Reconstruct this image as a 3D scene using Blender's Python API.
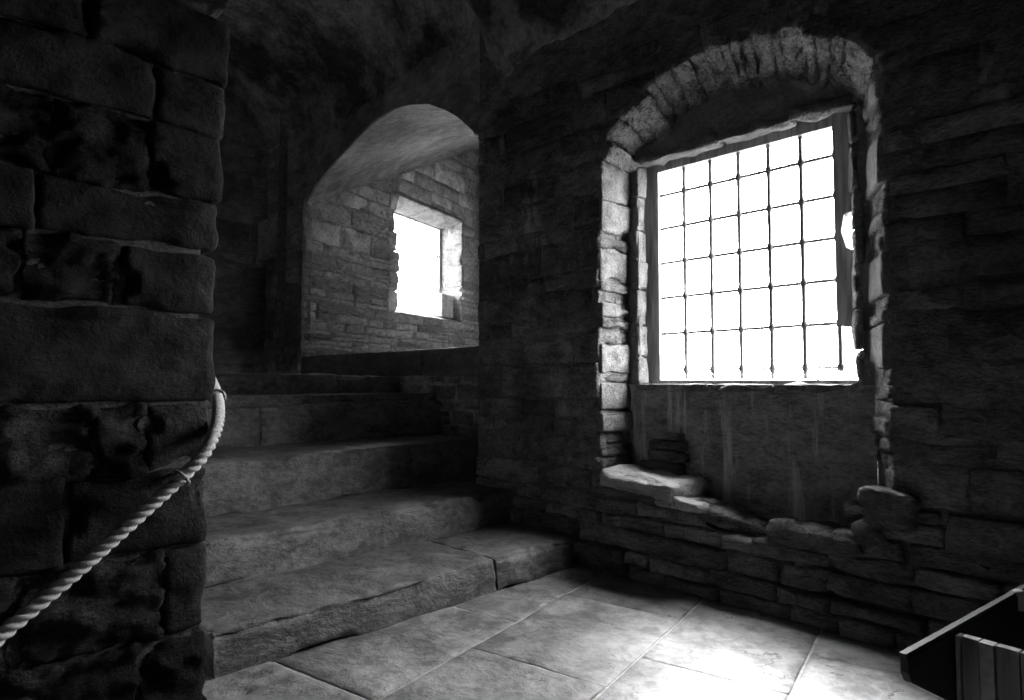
import bpy, bmesh, math, random
from mathutils import Vector, Matrix, noise
from mathutils.geometry import tessellate_polygon

# ------------------------------------------------------------------ scene, camera, light
for o in list(bpy.data.objects):
    bpy.data.objects.remove(o)
sc = bpy.context.scene
COL = sc.collection
EYE = 1.1
FPX = 638.0
TILT = math.radians(2.87)

cam_d = bpy.data.cameras.new('camera')
cam_d.sensor_width = 36.0
cam_d.lens = 36.0 * FPX / 1024.0
cam_d.clip_start = 0.02
cam = bpy.data.objects.new('camera', cam_d)
cam.location = (0, 0, EYE)
cam.rotation_euler = (math.radians(90) + TILT, 0, math.radians(45))
COL.objects.link(cam)
sc.camera = cam

# hazy white overcast sky, a little brighter towards the sun's side, seen alike through both windows
world = bpy.data.worlds.new('overcast_sky')
sc.world = world
world.use_nodes = True
wn = world.node_tree
bg = wn.nodes['Background']
bg.inputs['Color'].default_value = (1, 1, 1, 1)
bg.inputs['Strength'].default_value = 54.0

# sun softened by thin cloud, entering through the grilled window
sun_d = bpy.data.lights.new('hazy_sun', 'SUN')
sun_d.energy = 25.0
sun_d.angle = math.radians(18)
sun = bpy.data.objects.new('hazy_sun', sun_d)
SUN_DIR = Vector((0.50, -1.0, -1.30)).normalized()      # direction the light travels
sun.rotation_euler = SUN_DIR.to_track_quat('-Z', 'Y').to_euler()
sun.location = (2, 10, 10)
COL.objects.link(sun)

def portal(name, loc, direction, sx, sy):
    d = bpy.data.lights.new(name, 'AREA')
    d.shape = 'RECTANGLE'; d.size = sx; d.size_y = sy
    d.cycles.is_portal = True
    o = bpy.data.objects.new(name, d)
    o.location = loc
    o.rotation_euler = Vector(direction).to_track_quat('-Z', 'Z').to_euler()
    COL.objects.link(o)

sc.view_settings.view_transform = 'Standard'
sc.view_settings.look = 'None'
sc.view_settings.exposure = 0.0
sc.view_settings.gamma = 1.0
sc.view_settings.use_curve_mapping = False
sc.cycles.use_denoising = True
sc.cycles.max_bounces = 12
sc.cycles.diffuse_bounces = 8

# ------------------------------------------------------------------ helpers
RND = random.Random(11)
FW = Vector((-1, 1, 0)).normalized()
RT = Vector((1, 1, 0)).normalized()
UP = Vector((0, 0, 1))

def ray(px, py):
    x = (px - 512) / FPX
    y = (350 - py) / FPX
    f = math.cos(TILT) - y * math.sin(TILT)
    v = math.sin(TILT) + y * math.cos(TILT)
    return FW * f + RT * x + UP * v

def on_y(px, py, Y):
    d = ray(px, py); return Vector((0, 0, EYE)) + d * (Y / d.y)

def on_x(px, py, X):
    d = ray(px, py); return Vector((0, 0, EYE)) + d * (X / d.x)

def on_z(px, py, Z):
    d = ray(px, py); return Vector((0, 0, EYE)) + d * ((Z - EYE) / d.z)

def tag(o, label=None, cat=None, group=None, kind=None):
    if label: o['label'] = label
    if cat: o['category'] = cat
    if group: o['group'] = group
    if kind: o['kind'] = kind
    return o

def mesh_obj(name, verts, faces, mat, parent=None, smooth=True, center=True):
    c = Vector((0, 0, 0))
    if center and verts:
        lo = [min(v[i] for v in verts) for i in range(3)]
        hi = [max(v[i] for v in verts) for i in range(3)]
        c = Vector([(a + b) / 2 for a, b in zip(lo, hi)])
    me = bpy.data.meshes.new(name)
    me.from_pydata([tuple(Vector(v) - c) for v in verts], [], faces)
    me.validate()
    if smooth:
        me.polygons.foreach_set('use_smooth', [True] * len(me.polygons))
    me.materials.append(mat)
    me.update()
    o = bpy.data.objects.new(name, me)
    COL.objects.link(o)
    if parent is not None:
        o.parent = parent
        o.location = c - parent_world(parent)
    else:
        o.location = c
    return o

def parent_world(p):
    w = Vector(p.location)
    while p.parent is not None:
        p = p.parent
        w += Vector(p.location)
    return w

def empty(name, loc):
    o = bpy.data.objects.new(name, None)
    o.location = loc
    o.empty_display_size = 0.1
    COL.objects.link(o)
    return o

class MB:
    def __init__(s): s.v = []; s.f = []
    def add(s, v, f):
        b = len(s.v)
        s.v += [Vector(x) for x in v]
        s.f += [tuple(i + b for i in q) for q in f]
    def box(s, a, b):
        x0, y0, z0 = a; x1, y1, z1 = b
        v = [(x0,y0,z0),(x1,y0,z0),(x1,y1,z0),(x0,y1,z0),(x0,y0,z1),(x1,y0,z1),(x1,y1,z1),(x0,y1,z1)]
        s.add(v, [(0,3,2,1),(4,5,6,7),(0,1,5,4),(1,2,6,5),(2,3,7,6),(3,0,4,7)])
    def prism(s, pts, vec):
        n = len(pts); vec = Vector(vec)
        v = [Vector(p) for p in pts] + [Vector(p) + vec for p in pts]
        s.add(v, [tuple(range(n))[::-1], tuple(range(n, 2*n))] + [(i, (i+1) % n, n+(i+1) % n, n+i) for i in range(n)])
    def loft(s, A, B, n=1, closed=False, amp=0.0, freq=3.0):
        m = len(A); v = []
        for k in range(n + 1):
            t = k / n
            for i in range(m):
                p = Vector(A[i]).lerp(Vector(B[i]), t)
                if amp: p += noise.noise_vector(p * freq) * amp
                v.append(p)
        f = []
        for k in range(n):
            for i in range(m if closed else m - 1):
                j = (i + 1) % m
                f.append((k*m+i, k*m+j, (k+1)*m+j, (k+1)*m+i))
        s.add(v, f)
    def plate(s, outer, holes, fn):
        loops = [[Vector((p[0], p[1], 0)) for p in l] for l in [outer] + holes]
        tri = tessellate_polygon(loops)
        flat = [p for l in loops for p in l]
        s.add([fn(p.x, p.y) for p in flat], [tuple(t) for t in tri])
    def tube(s, pts, r, n=8):
        rings = []
        for i, p in enumerate(pts):
            p = Vector(p)
            d = (Vector(pts[min(i+1, len(pts)-1)]) - Vector(pts[max(i-1, 0)])).normalized()
            a = d.cross(UP) if abs(d.z) < .9 else d.cross(Vector((1, 0, 0)))
            a.normalize(); b = d.cross(a)
            rr = r[i] if isinstance(r, (list, tuple)) else r
            rings.append([p + (a * math.cos(2*math.pi*k/n) + b * math.sin(2*math.pi*k/n)) * rr for k in range(n)])
        m = len(pts)
        v = [q for g in rings for q in g]
        f = [(i*n+k, i*n+(k+1) % n, (i+1)*n+(k+1) % n, (i+1)*n+k) for i in range(m-1) for k in range(n)]
        f += [tuple(range(n))[::-1], tuple(range((m-1)*n, m*n))]
        s.add(v, f)
    def build(s, name, mat, parent=None, smooth=False, center=True):
        return mesh_obj(name, s.v, s.f, mat, parent, smooth, center)

def fbm(p, f, o=4):
    return noise.fractal(p * f, 0.9, 2.1, o)

def rough_block(name, mat, parent, size, fn, res=0.04, r=0.02, amp=0.008, freq=7.0, lump=0.0, seed=0, layer=1.0, chips=0.0, chip_axes=(0, 1, 2)):
    """a worn stone: box (sx,sy,sz) in local coordinates 0..s, rounded, roughened, then mapped to the world by fn"""
    S = Vector(size)
    r = min(r, min(S) * 0.45)
    axes = []
    for L in S:
        k = max(1, int(round((L - 2*r) / res)))
        a = [0, r*.3, r] + [r + (L - 2*r) * i / k for i in range(1, k)] + [L - r, L - r*.3, L]
        axes.append(a)
    nx, ny, nz = [len(a) for a in axes]
    idx = {}; V = []; F = []
    off = Vector((seed * 3.17 % 50, seed * 7.7 % 50, seed * 1.3 % 50))
    def vid(i, j, k):
        key = (i, j, k)
        if key in idx: return idx[key]
        p = Vector((axes[0][i], axes[1][j], axes[2][k]))
        q = Vector([min(max(p[c], r), S[c] - r) for c in range(3)])
        d = p - q
        if d.length > 1e-9:
            d.normalize()
            p = q + d * r
        else:
            d = Vector((0, 0, 1))
        pl = Vector((p.x, p.y, p.z * layer)) + off
        h = amp * fbm(pl, freq) + lump * noise.noise(pl * 2.3)
        if chips:
            c = noise.noise(pl * 5.0 + Vector((9, 4, 2)))
            edge = sum(1 for cc in chip_axes if p[cc] < r*1.6 or p[cc] > S[cc] - r*1.6)
            if edge >= 2 and c > 0.05: h -= chips * (c - 0.05)
        idx[key] = len(V)
        V.append(fn(p + d * h))
        return idx[key]
    for i in range(nx-1):
        for j in range(ny-1):
            F.append((vid(i,j,0), vid(i,j+1,0), vid(i+1,j+1,0), vid(i+1,j,0)))
            F.append((vid(i,j,nz-1), vid(i+1,j,nz-1), vid(i+1,j+1,nz-1), vid(i,j+1,nz-1)))
    for i in range(nx-1):
        for k in range(nz-1):
            F.append((vid(i,0,k), vid(i+1,0,k), vid(i+1,0,k+1), vid(i,0,k+1)))
            F.append((vid(i,ny-1,k), vid(i,ny-1,k+1), vid(i+1,ny-1,k+1), vid(i+1,ny-1,k)))
    for j in range(ny-1):
        for k in range(nz-1):
            F.append((vid(0,j,k), vid(0,j,k+1), vid(0,j+1,k+1), vid(0,j+1,k)))
            F.append((vid(nx-1,j,k), vid(nx-1,j+1,k), vid(nx-1,j+1,k+1), vid(nx-1,j,k+1)))
    return mesh_obj(name, V, F, mat, parent, True)

def block(name, mat, parent, a, b, **kw):
    a = Vector(a); b = Vector(b)
    return rough_block(name, mat, parent, b - a, lambda p: a + p, **kw)

def clip(poly, p0, nrm):
    """keep the side of the line through p0 where dot(nrm) >= 0"""
    out = []
    n = len(poly)
    for i in range(n):
        a, b = poly[i], poly[(i+1) % n]
        da = (a[0]-p0[0])*nrm[0] + (a[1]-p0[1])*nrm[1]
        db = (b[0]-p0[0])*nrm[0] + (b[1]-p0[1])*nrm[1]
        if da >= 0: out.append(a)
        if (da >= 0) != (db >= 0):
            t = da / (da - db)
            out.append((a[0] + (b[0]-a[0])*t, a[1] + (b[1]-a[1])*t))
    return out

def outside_edge(hole, c):
    """edge of a convex counter-clockwise hole the point c lies most outside of -> (dist, p0, outward normal)"""
    best = None
    n = len(hole)
    for i in range(n):
        a, b = hole[i], hole[(i+1) % n]
        ex, ey = b[0]-a[0], b[1]-a[1]
        L = math.hypot(ex, ey)
        if L < 1e-6: continue
        nx, ny = ey/L, -ex/L
        d = (c[0]-a[0])*nx + (c[1]-a[1])*ny
        if best is None or d > best[0]: best = (d, a, (nx, ny))
    return best

def area(poly):
    return 0.5 * sum(poly[i][0]*poly[(i+1) % len(poly)][1] - poly[(i+1) % len(poly)][0]*poly[i][1] for i in range(len(poly)))

def stone_prism(name, mat, parent, poly, fn, depth, proud, bev, rnd):
    """fn(u, v, d): d is the distance in front of the wall plane"""
    n0 = len(poly)
    pts = []
    for i in range(n0):
        a, b = poly[i], poly[(i+1) % n0]
        L = math.hypot(b[0]-a[0], b[1]-a[1])
        pts.append(a)
        k = 2 if L > 0.22 else (1 if L > 0.09 else 0)
        for q in range(k):
            t = (q+1)/(k+1) + rnd.uniform(-.08, .08)
            j = min(.012, L*.06)
            pts.append((a[0]+(b[0]-a[0])*t + rnd.uniform(-j, j), a[1]+(b[1]-a[1])*t + rnd.uniform(-j, j)))
    cx = sum(p[0] for p in pts)/len(pts); cy = sum(p[1] for p in pts)/len(pts)
    n = len(pts)
    def inset(p, d):
        L = math.hypot(p[0]-cx, p[1]-cy)
        s = max(0.25, 1 - d/max(L, 1e-4))
        return (cx+(p[0]-cx)*s, cy+(p[1]-cy)*s)
    V = []; F = []
    for p in pts: V.append(fn(p[0], p[1], -depth))
    for p in pts:
        V.append(fn(*inset(p, bev*.25), proud - bev*rnd.uniform(.7, 1.2)))
    tx, ty = rnd.uniform(-.06, .06), rnd.uniform(-.06, .06)
    for p in pts:
        q = inset(p, bev*rnd.uniform(1.0, 1.7))
        V.append(fn(q[0], q[1], proud + (q[0]-cx)*tx + (q[1]-cy)*ty + rnd.uniform(-1, 1)*bev*.3))
    V.append(fn(cx, cy, proud + rnd.uniform(-.1, .5)*bev))
    for i in range(n):
        j = (i+1) % n
        F.append((i, j, n+j, n+i)); F.append((n+i, n+j, 2*n+j, 2*n+i)); F.append((2*n+i, 2*n+j, 3*n))
    return mesh_obj(name, V, F, mat, parent, True)

def masonry(parent, mats, fn, u0, u1, v0, v1, hmin, hmax, wmin, wmax, holes=(), limits=(), gap=0.008, depth=0.06,
            proud=(0.0, 0.02), bev=0.014, seed=1, name='stone', proud_fn=None, drop=0.0):
    rnd = random.Random(seed)
    v = v0
    while v < v1 - 0.01:
        h = min(rnd.uniform(hmin, hmax), v1 - v)
        if v1 - v - h < hmin * .5: h = v1 - v
        u = u0 - rnd.uniform(0, wmin)
        while u < u1:
            w = rnd.uniform(wmin, wmax) * (0.7 + 0.6 * (h - hmin) / max(1e-4, hmax - hmin))
            sub = [(v, h)]
            if h > (hmin + hmax) / 2 and rnd.random() < .22:
                a = h * rnd.uniform(.35, .65); sub = [(v, a), (v + a, h - a)]
            for (vv, hh) in sub:
                g = gap * rnd.uniform(.6, 1.6)
                j = lambda s: rnd.uniform(-s, s)
                q = min(.016, hh * .12)
                poly = [(u+g+j(q), vv+g*.6+j(q*.7)), (u+w-g+j(q), vv+g*.6+j(q*.7)), (u+w-g+j(q), vv+hh-g*.6+j(q*.7)), (u+g+j(q), vv+hh-g*.6+j(q*.7))]
                poly = clip(clip(poly, (u0, 0), (1, 0)), (u1, 0), (-1, 0))
                for (p0, nn) in limits:
                    if poly: poly = clip(poly, p0, nn)
                if len(poly) < 3: continue
                c = (sum(p[0] for p in poly)/len(poly), sum(p[1] for p in poly)/len(poly))
                ok = True
                for hole in holes:
                    d, p0, nn = outside_edge(hole, c)
                    if d < -0.02: ok = False; break
                    poly = clip(poly, p0, nn)
                    if len(poly) < 3: ok = False; break
                if not ok or area(poly) < 0.0012 or rnd.random() < drop: continue
                pr = rnd.uniform(*proud) + (proud_fn(c[0], c[1]) if proud_fn else 0)
                stone_prism(name, rnd.choice(mats), parent, poly, fn, depth, pr, min(bev, hh*.2), rnd)
            u += w
        v += h

# ------------------------------------------------------------------ materials (all neutral greys)
def nd(nt, t, **kw):
    n = nt.nodes.new(t)
    for k, v in kw.items(): setattr(n, k, v)
    return n

def stone_mat(name, lo, hi, scale=5.0, layer=1.0, bump=0.6, dist=0.03, rough=0.9, var=0.35, pale=0.0, pale_col=0.5,
              pale_scale=(1.2, 1.2, 1.2), pale_thr=0.56, dark=0.0, spec=0.3, fine=1.0, flake=0.0):
    m = bpy.data.materials.new(name); m.use_nodes = True
    nt = m.node_tree; N = nt.nodes; L = nt.links
    b = N['Principled BSDF']
    b.inputs['Roughness'].default_value = rough
    b.inputs['Specular IOR Level'].default_value = spec
    geo = nd(nt, 'ShaderNodeNewGeometry'); oi = nd(nt, 'ShaderNodeObjectInfo')
    mp = nd(nt, 'ShaderNodeMapping'); mp.inputs['Scale'].default_value = layer if isinstance(layer, tuple) else (1, 1, layer)
    L.new(geo.outputs['Position'], mp.inputs['Vector'])
    off = nd(nt, 'ShaderNodeVectorMath', operation='MULTIPLY_ADD')
    cmb = nd(nt, 'ShaderNodeCombineXYZ')
    for s in ('X', 'Y', 'Z'): L.new(oi.outputs['Random'], cmb.inputs[s])
    L.new(cmb.outputs[0], off.inputs[0]); off.inputs[1].default_value = (11, 7, 5); L.new(mp.outputs[0], off.inputs[2])
    n1 = nd(nt, 'ShaderNodeTexNoise'); n1.inputs['Scale'].default_value = scale; n1.inputs['Detail'].default_value = 9; n1.inputs['Roughness'].default_value = .68
    n1.inputs['Distortion'].default_value = .4
    L.new(off.outputs[0], n1.inputs['Vector'])
    n2 = nd(nt, 'ShaderNodeTexNoise'); n2.inputs['Scale'].default_value = scale * 7 * fine; n2.inputs['Detail'].default_value = 6; n2.inputs['Roughness'].default_value = .7
    L.new(off.outputs[0], n2.inputs['Vector'])
    vo = nd(nt, 'ShaderNodeTexVoronoi', feature='F1'); vo.inputs['Scale'].default_value = scale * 2.2
    L.new(off.outputs[0], vo.inputs['Vector'])
    big = nd(nt, 'ShaderNodeTexNoise'); big.inputs['Scale'].default_value = 1.3; big.inputs['Detail'].default_value = 6; big.inputs['Roughness'].default_value = .6
    L.new(geo.outputs['Position'], big.inputs['Vector'])
    # colour
    mr = nd(nt, 'ShaderNodeMapRange'); mr.inputs['From Min'].default_value = .41; mr.inputs['From Max'].default_value = .60
    mr.inputs['To Min'].default_value = lo; mr.inputs['To Max'].default_value = hi
    mixv = nd(nt, 'ShaderNodeMath', operation='MULTIPLY_ADD')
    L.new(n2.outputs['Fac'], mixv.inputs[0]); mixv.inputs[1].default_value = .45
    m0 = nd(nt, 'ShaderNodeMath', operation='MULTIPLY'); L.new(n1.outputs['Fac'], m0.inputs[0]); m0.inputs[1].default_value = .55
    L.new(m0.outputs[0], mixv.inputs[2]); L.new(mixv.outputs[0], mr.inputs['Value'])
    rv = nd(nt, 'ShaderNodeMapRange'); rv.inputs['To Min'].default_value = 1 - var; rv.inputs['To Max'].default_value = 1 + var
    L.new(oi.outputs['Random'], rv.inputs['Value'])
    mu = nd(nt, 'ShaderNodeMath', operation='MULTIPLY'); L.new(mr.outputs[0], mu.inputs[0]); L.new(rv.outputs[0], mu.inputs[1])
    out = mu.outputs[0]
    if dark:
        dr = nd(nt, 'ShaderNodeMapRange'); dr.inputs['From Min'].default_value = .42; dr.inputs['From Max'].default_value = .56
        dr.inputs['To Min'].default_value = 1 - dark; dr.inputs['To Max'].default_value = 1
        L.new(big.outputs['Fac'], dr.inputs['Value'])
        mm = nd(nt, 'ShaderNodeMath', operation='MULTIPLY'); L.new(out, mm.inputs[0]); L.new(dr.outputs[0], mm.inputs[1]); out = mm.outputs[0]
    if pale:
        pm = nd(nt, 'ShaderNodeMapping'); pm.inputs['Scale'].default_value = pale_scale; pm.inputs['Location'].default_value = (3.1, 1.7, .6)
        L.new(geo.outputs['Position'], pm.inputs['Vector'])
        pn = nd(nt, 'ShaderNodeTexNoise'); pn.inputs['Scale'].default_value = 2.0; pn.inputs['Detail'].default_value = 8; pn.inputs['Roughness'].default_value = .65
        L.new(pm.outputs[0], pn.inputs['Vector'])
        pr = nd(nt, 'ShaderNodeMapRange'); pr.inputs['From Min'].default_value = pale_thr; pr.inputs['From Max'].default_value = pale_thr + .1
        pr.inputs['To Max'].default_value = pale
        L.new(pn.outputs['Fac'], pr.inputs['Value'])
        mx = nd(nt, 'ShaderNodeMix', data_type='FLOAT')
        L.new(pr.outputs[0], mx.inputs[0]); L.new(out, mx.inputs[2]); mx.inputs[3].default_value = pale_col; out = mx.outputs[0]
    if flake:
        cn = nd(nt, 'ShaderNodeTexNoise'); cn.inputs['Scale'].default_value = 1.9; cn.inputs['Detail'].default_value = 6; cn.inputs['Roughness'].default_value = .55; cn.inputs['Distortion'].default_value = .8
        L.new(off.outputs[0], cn.inputs['Vector'])
        pp = nd(nt, 'ShaderNodeMath', operation='PINGPONG'); L.new(cn.outputs['Fac'], pp.inputs[0]); pp.inputs[1].default_value = .07
        ln = nd(nt, 'ShaderNodeMapRange'); ln.inputs['From Min'].default_value = .0015; ln.inputs['From Max'].default_value = .005; ln.inputs['To Min'].default_value = 1; ln.inputs['To Max'].default_value = 0
        L.new(pp.outputs[0], ln.inputs['Value'])
        mk = nd(nt, 'ShaderNodeTexNoise'); mk.inputs['Scale'].default_value = 4.5; L.new(off.outputs[0], mk.inputs['Vector'])
        mr2 = nd(nt, 'ShaderNodeMapRange'); mr2.inputs['From Min'].default_value = .54; mr2.inputs['From Max'].default_value = .58; mr2.inputs['To Max'].default_value = .85
        L.new(mk.outputs['Fac'], mr2.inputs['Value'])
        ck = nd(nt, 'ShaderNodeMath', operation='MULTIPLY'); L.new(ln.outputs[0], ck.inputs[0]); L.new(mr2.outputs[0], ck.inputs[1])
        iv = nd(nt, 'ShaderNodeMath', operation='SUBTRACT'); iv.inputs[0].default_value = 1; L.new(ck.outputs[0], iv.inputs[1])
        mc = nd(nt, 'ShaderNodeMath', operation='MULTIPLY'); L.new(out, mc.inputs[0]); L.new(iv.outputs[0], mc.inputs[1]); out = mc.outputs[0]
    cc = nd(nt, 'ShaderNodeCombineColor')
    for s in ('Red', 'Green', 'Blue'): L.new(out, cc.inputs[s])
    L.new(cc.outputs[0], b.inputs['Base Color'])
    # relief
    h1 = nd(nt, 'ShaderNodeMath', operation='MULTIPLY'); L.new(n2.outputs['Fac'], h1.inputs[0]); h1.inputs[1].default_value = .75 * fine
    h2 = nd(nt, 'ShaderNodeMath', operation='ADD'); L.new(n1.outputs['Fac'], h2.inputs[0]); L.new(h1.outputs[0], h2.inputs[1])
    h3 = nd(nt, 'ShaderNodeMath', operation='MULTIPLY_ADD'); L.new(vo.outputs['Distance'], h3.inputs[0]); h3.inputs[1].default_value = .18; L.new(h2.outputs[0], h3.inputs[2])
    if flake:
        fn_ = nd(nt, 'ShaderNodeTexNoise'); fn_.inputs['Scale'].default_value = 2.6; fn_.inputs['Detail'].default_value = 7; fn_.inputs['Roughness'].default_value = .62; fn_.inputs['Distortion'].default_value = .8
        L.new(off.outputs[0], fn_.inputs['Vector'])
        sn = nd(nt, 'ShaderNodeMath', operation='SNAP'); L.new(fn_.outputs['Fac'], sn.inputs[0]); sn.inputs[1].default_value = .085
        hf = nd(nt, 'ShaderNodeMath', operation='MULTIPLY_ADD'); L.new(sn.outputs[0], hf.inputs[0]); hf.inputs[1].default_value = flake; L.new(h3.outputs[0], hf.inputs[2]); h3 = hf
    bp = nd(nt, 'ShaderNodeBump'); bp.inputs['Strength'].default_value = bump; bp.inputs['Distance'].default_value = dist
    L.new(h3.outputs[0], bp.inputs['Height']); L.new(bp.outputs[0], b.inputs['Normal'])
    return m

def plain_mat(name, g, rough=.6, metal=0.0, grain=0.0, bump=0.2, scale=(30, 30, 3)):
    m = bpy.data.materials.new(name); m.use_nodes = True
    nt = m.node_tree; N = nt.nodes; L = nt.links
    b = N['Principled BSDF']; b.inputs['Roughness'].default_value = rough; b.inputs['Metallic'].default_value = metal
    tc = nd(nt, 'ShaderNodeTexCoord'); mp = nd(nt, 'ShaderNodeMapping'); mp.inputs['Scale'].default_value = scale
    L.new(tc.outputs['Object'], mp.inputs['Vector'])
    n = nd(nt, 'ShaderNodeTexNoise'); n.inputs['Scale'].default_value = 1.5; n.inputs['Detail'].default_value = 6
    L.new(mp.outputs[0], n.inputs['Vector'])
    mr = nd(nt, 'ShaderNodeMapRange'); mr.inputs['From Min'].default_value = .3; mr.inputs['From Max'].default_value = .7
    mr.inputs['To Min'].default_value = g * (1 - grain); mr.inputs['To Max'].default_value = g * (1 + grain)
    L.new(n.outputs['Fac'], mr.inputs['Value'])
    cc = nd(nt, 'ShaderNodeCombineColor')
    for s in ('Red', 'Green', 'Blue'): L.new(mr.outputs[0], cc.inputs[s])
    L.new(cc.outputs[0], b.inputs['Base Color'])
    bp = nd(nt, 'ShaderNodeBump'); bp.inputs['Strength'].default_value = bump; bp.inputs['Distance'].default_value = .004
    L.new(n.outputs['Fac'], bp.inputs['Height']); L.new(bp.outputs[0], b.inputs['Normal'])
    return m

def glass_mat():
    m = bpy.data.materials.new('dusty_glass'); m.use_nodes = True
    nt = m.node_tree; N = nt.nodes; L = nt.links
    N.remove(N['Principled BSDF'])
    t = nd(nt, 'ShaderNodeBsdfTransparent'); g = nd(nt, 'ShaderNodeBsdfGlossy'); g.inputs['Roughness'].default_value = .05
    n = nd(nt, 'ShaderNodeTexNoise'); n.inputs['Scale'].default_value = 8
    mr = nd(nt, 'ShaderNodeMapRange'); mr.inputs['To Min'].default_value = .93; mr.inputs['To Max'].default_value = 1.0
    L.new(n.outputs['Fac'], mr.inputs['Value'])
    cc = nd(nt, 'ShaderNodeCombineColor')
    for s in ('Red', 'Green', 'Blue'): L.new(mr.outputs[0], cc.inputs[s])
    L.new(cc.outputs[0], t.inputs['Color'])
    mx = nd(nt, 'ShaderNodeMixShader'); mx.inputs[0].default_value = .05
    L.new(t.outputs[0], mx.inputs[1]); L.new(g.outputs[0], mx.inputs[2]); L.new(mx.outputs[0], N['Material Output'].inputs['Surface'])
    return m

PP = dict(pale=.6, pale_col=.60, pale_scale=(2.2, 2.2, .8), pale_thr=.58)
M_MORTAR = stone_mat('dark_mortar', .10, .34, 9, 1.6, 1, .05, dark=.4)
M_WALL_A = stone_mat('dark_slate_rubble', .10, .36, 6, 1.8, 1, .06, dark=.6, **PP)
M_WALL_B = stone_mat('mid_slate_rubble', .14, .46, 7, 2.2, 1, .06, dark=.6, **PP)
M_LAND = stone_mat('landing_rubble', .32, .78, 8, 2.0, 1, .06, dark=.5)
M_BOUNCE = stone_mat('pale_bounce_face', .40, .70, 5, 1.0, 1, .04, dark=.3)  # hidden stair side, made pale to bounce light onto the landing
M_LOW = stone_mat('broken_slaty_stone', .11, .40, 7, 2.6, 1, .08, dark=.4, flake=1.0)
M_LEDGE_LIT = stone_mat('lit_ledge_stone', .42, .75, 7, 2.0, .8, .04, flake=.8)  # window light on the left ledge, put into a paler stone colour
M_JAMB = stone_mat('dressed_jamb_stone', .09, .27, 9, 1.0, .9, .035, var=.15, fine=1.2)
M_JAMB_R = stone_mat('rubble_jamb_stone', .05, .32, 14, 2.0, 1.0, .07, var=.2)
M_ARCH = stone_mat('arch_rubble', .09, .50, 9, 1.0, 1.0, .10, var=.15)
M_PANEL = stone_mat('streaked_panel', .17, .46, 5, 2.0, .9, .05, pale=.85, pale_col=.75, pale_scale=(4.5, 1, .45), pale_thr=.53)
M_TYMP = stone_mat('smoked_plaster', .16, .34, 5, 1.0, .8, .03)
M_FLOOR = stone_mat('worn_flagstone', .10, .32, 4, 1.0, .85, .028, rough=.5, var=.10, spec=.5, dark=.4, flake=2.6, fine=.55)
M_FLOORJ = stone_mat('floor_joint', .22, .48, 14, 1.0, .8, .02)
M_STEP = stone_mat('worn_step_stone', .045, .15, 5, 1.6, .9, .028, rough=.6, var=.12, spec=.45, flake=2.2, fine=.6)
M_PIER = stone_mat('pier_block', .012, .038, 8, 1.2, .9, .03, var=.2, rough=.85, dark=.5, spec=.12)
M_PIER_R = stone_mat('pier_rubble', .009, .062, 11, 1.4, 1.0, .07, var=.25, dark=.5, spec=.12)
M_ALC_A = stone_mat('alcove_slate', .26, .78, 9, 2.2, 1, .08, var=.4)
M_ALC_B = stone_mat('alcove_pale_stone', .36, .88, 11, 2.0, 1, .08, var=.3)
M_REV = stone_mat('window_reveal_stone', .10, .32, 9, 1.0, 1, .05, var=.25)
M_ALC_M = stone_mat('alcove_mortar', .25, .85, 18, 1.0, 1.0, .08)
M_ALC_P = stone_mat('alcove_plaster', .34, .78, 6, 1.0, 1, .07, dark=.45)
M_ALC_V = stone_mat('alcove_vault_slabs', .42, .88, 5, (3.2, .7, 3.2), 1, .09, dark=.4)
M_VAULT = stone_mat('sooty_vault', .18, .66, 3.6, 1.0, 1.0, .12, dark=.80, pale=.45, pale_col=.75)
M_RAIL = plain_mat('worn_rail', .07, .6, 0, .3, .3, (30, 3, 30))
M_IRON = plain_mat('wrought_iron', .22, .6, .3, .5, .5, (40, 40, 40))  # grey lifted to stand in for window glare on the bars
M_TIMBER = plain_mat('weathered_timber', .42, .7, 0, .4, .5, (30, 30, 3))
M_TIMBER_D = plain_mat('dark_board', .045, .55, 0, .4, .3, (30, 4, 30))
M_EDGE = plain_mat('pale_timber_edge', .62, .55, 0, .3, .3, (30, 3, 30))
M_PLANK = plain_mat('worn_plank', .42, .65, 0, .35, .4, (40, 40, 3))
M_ROPE = plain_mat('manila_rope', .36, .8, 0, .25, .6, (160, 160, 160))
M_GLASS = glass_mat()
M_GROUND = plain_mat('grass_field', .16, .95, 0, .4, .3, (.4, .4, .4))

# ------------------------------------------------------------------ sizes of the place
YW = 3.09            # face of the window wall
YN = 3.40            # back of the window niche, and face of the landing wall
YF = 3.55            # grille
YO = 3.70            # outside face
XA = -3.44           # arris where the window wall ends at the stair
XL = -2.20           # face of the near left wall
YC = 0.805            # its corner at the stair
XE = -7.75           # end wall of the landing
ZL = 1.165           # landing level
ZTOP = 5.3

portal('sky_portal_grille', (-1.63, YF + .10, 1.80), (0, -1, 0), 1.20, 1.45)

# ground outside
g = MB(); g.add([(-60, 4.06, -3.0), (60, 4.06, -3.0), (60, 80, -3.0), (-60, 80, -3.0), (-60, -60, -3), (-9, -60, -3), (-9, 4.06, -3)],
              [(0, 1, 2, 3), (4, 5, 6, 0)])
tag(g.build('ground', M_GROUND), 'grass field outside, far below the windows', 'ground', kind='structure')

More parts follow.
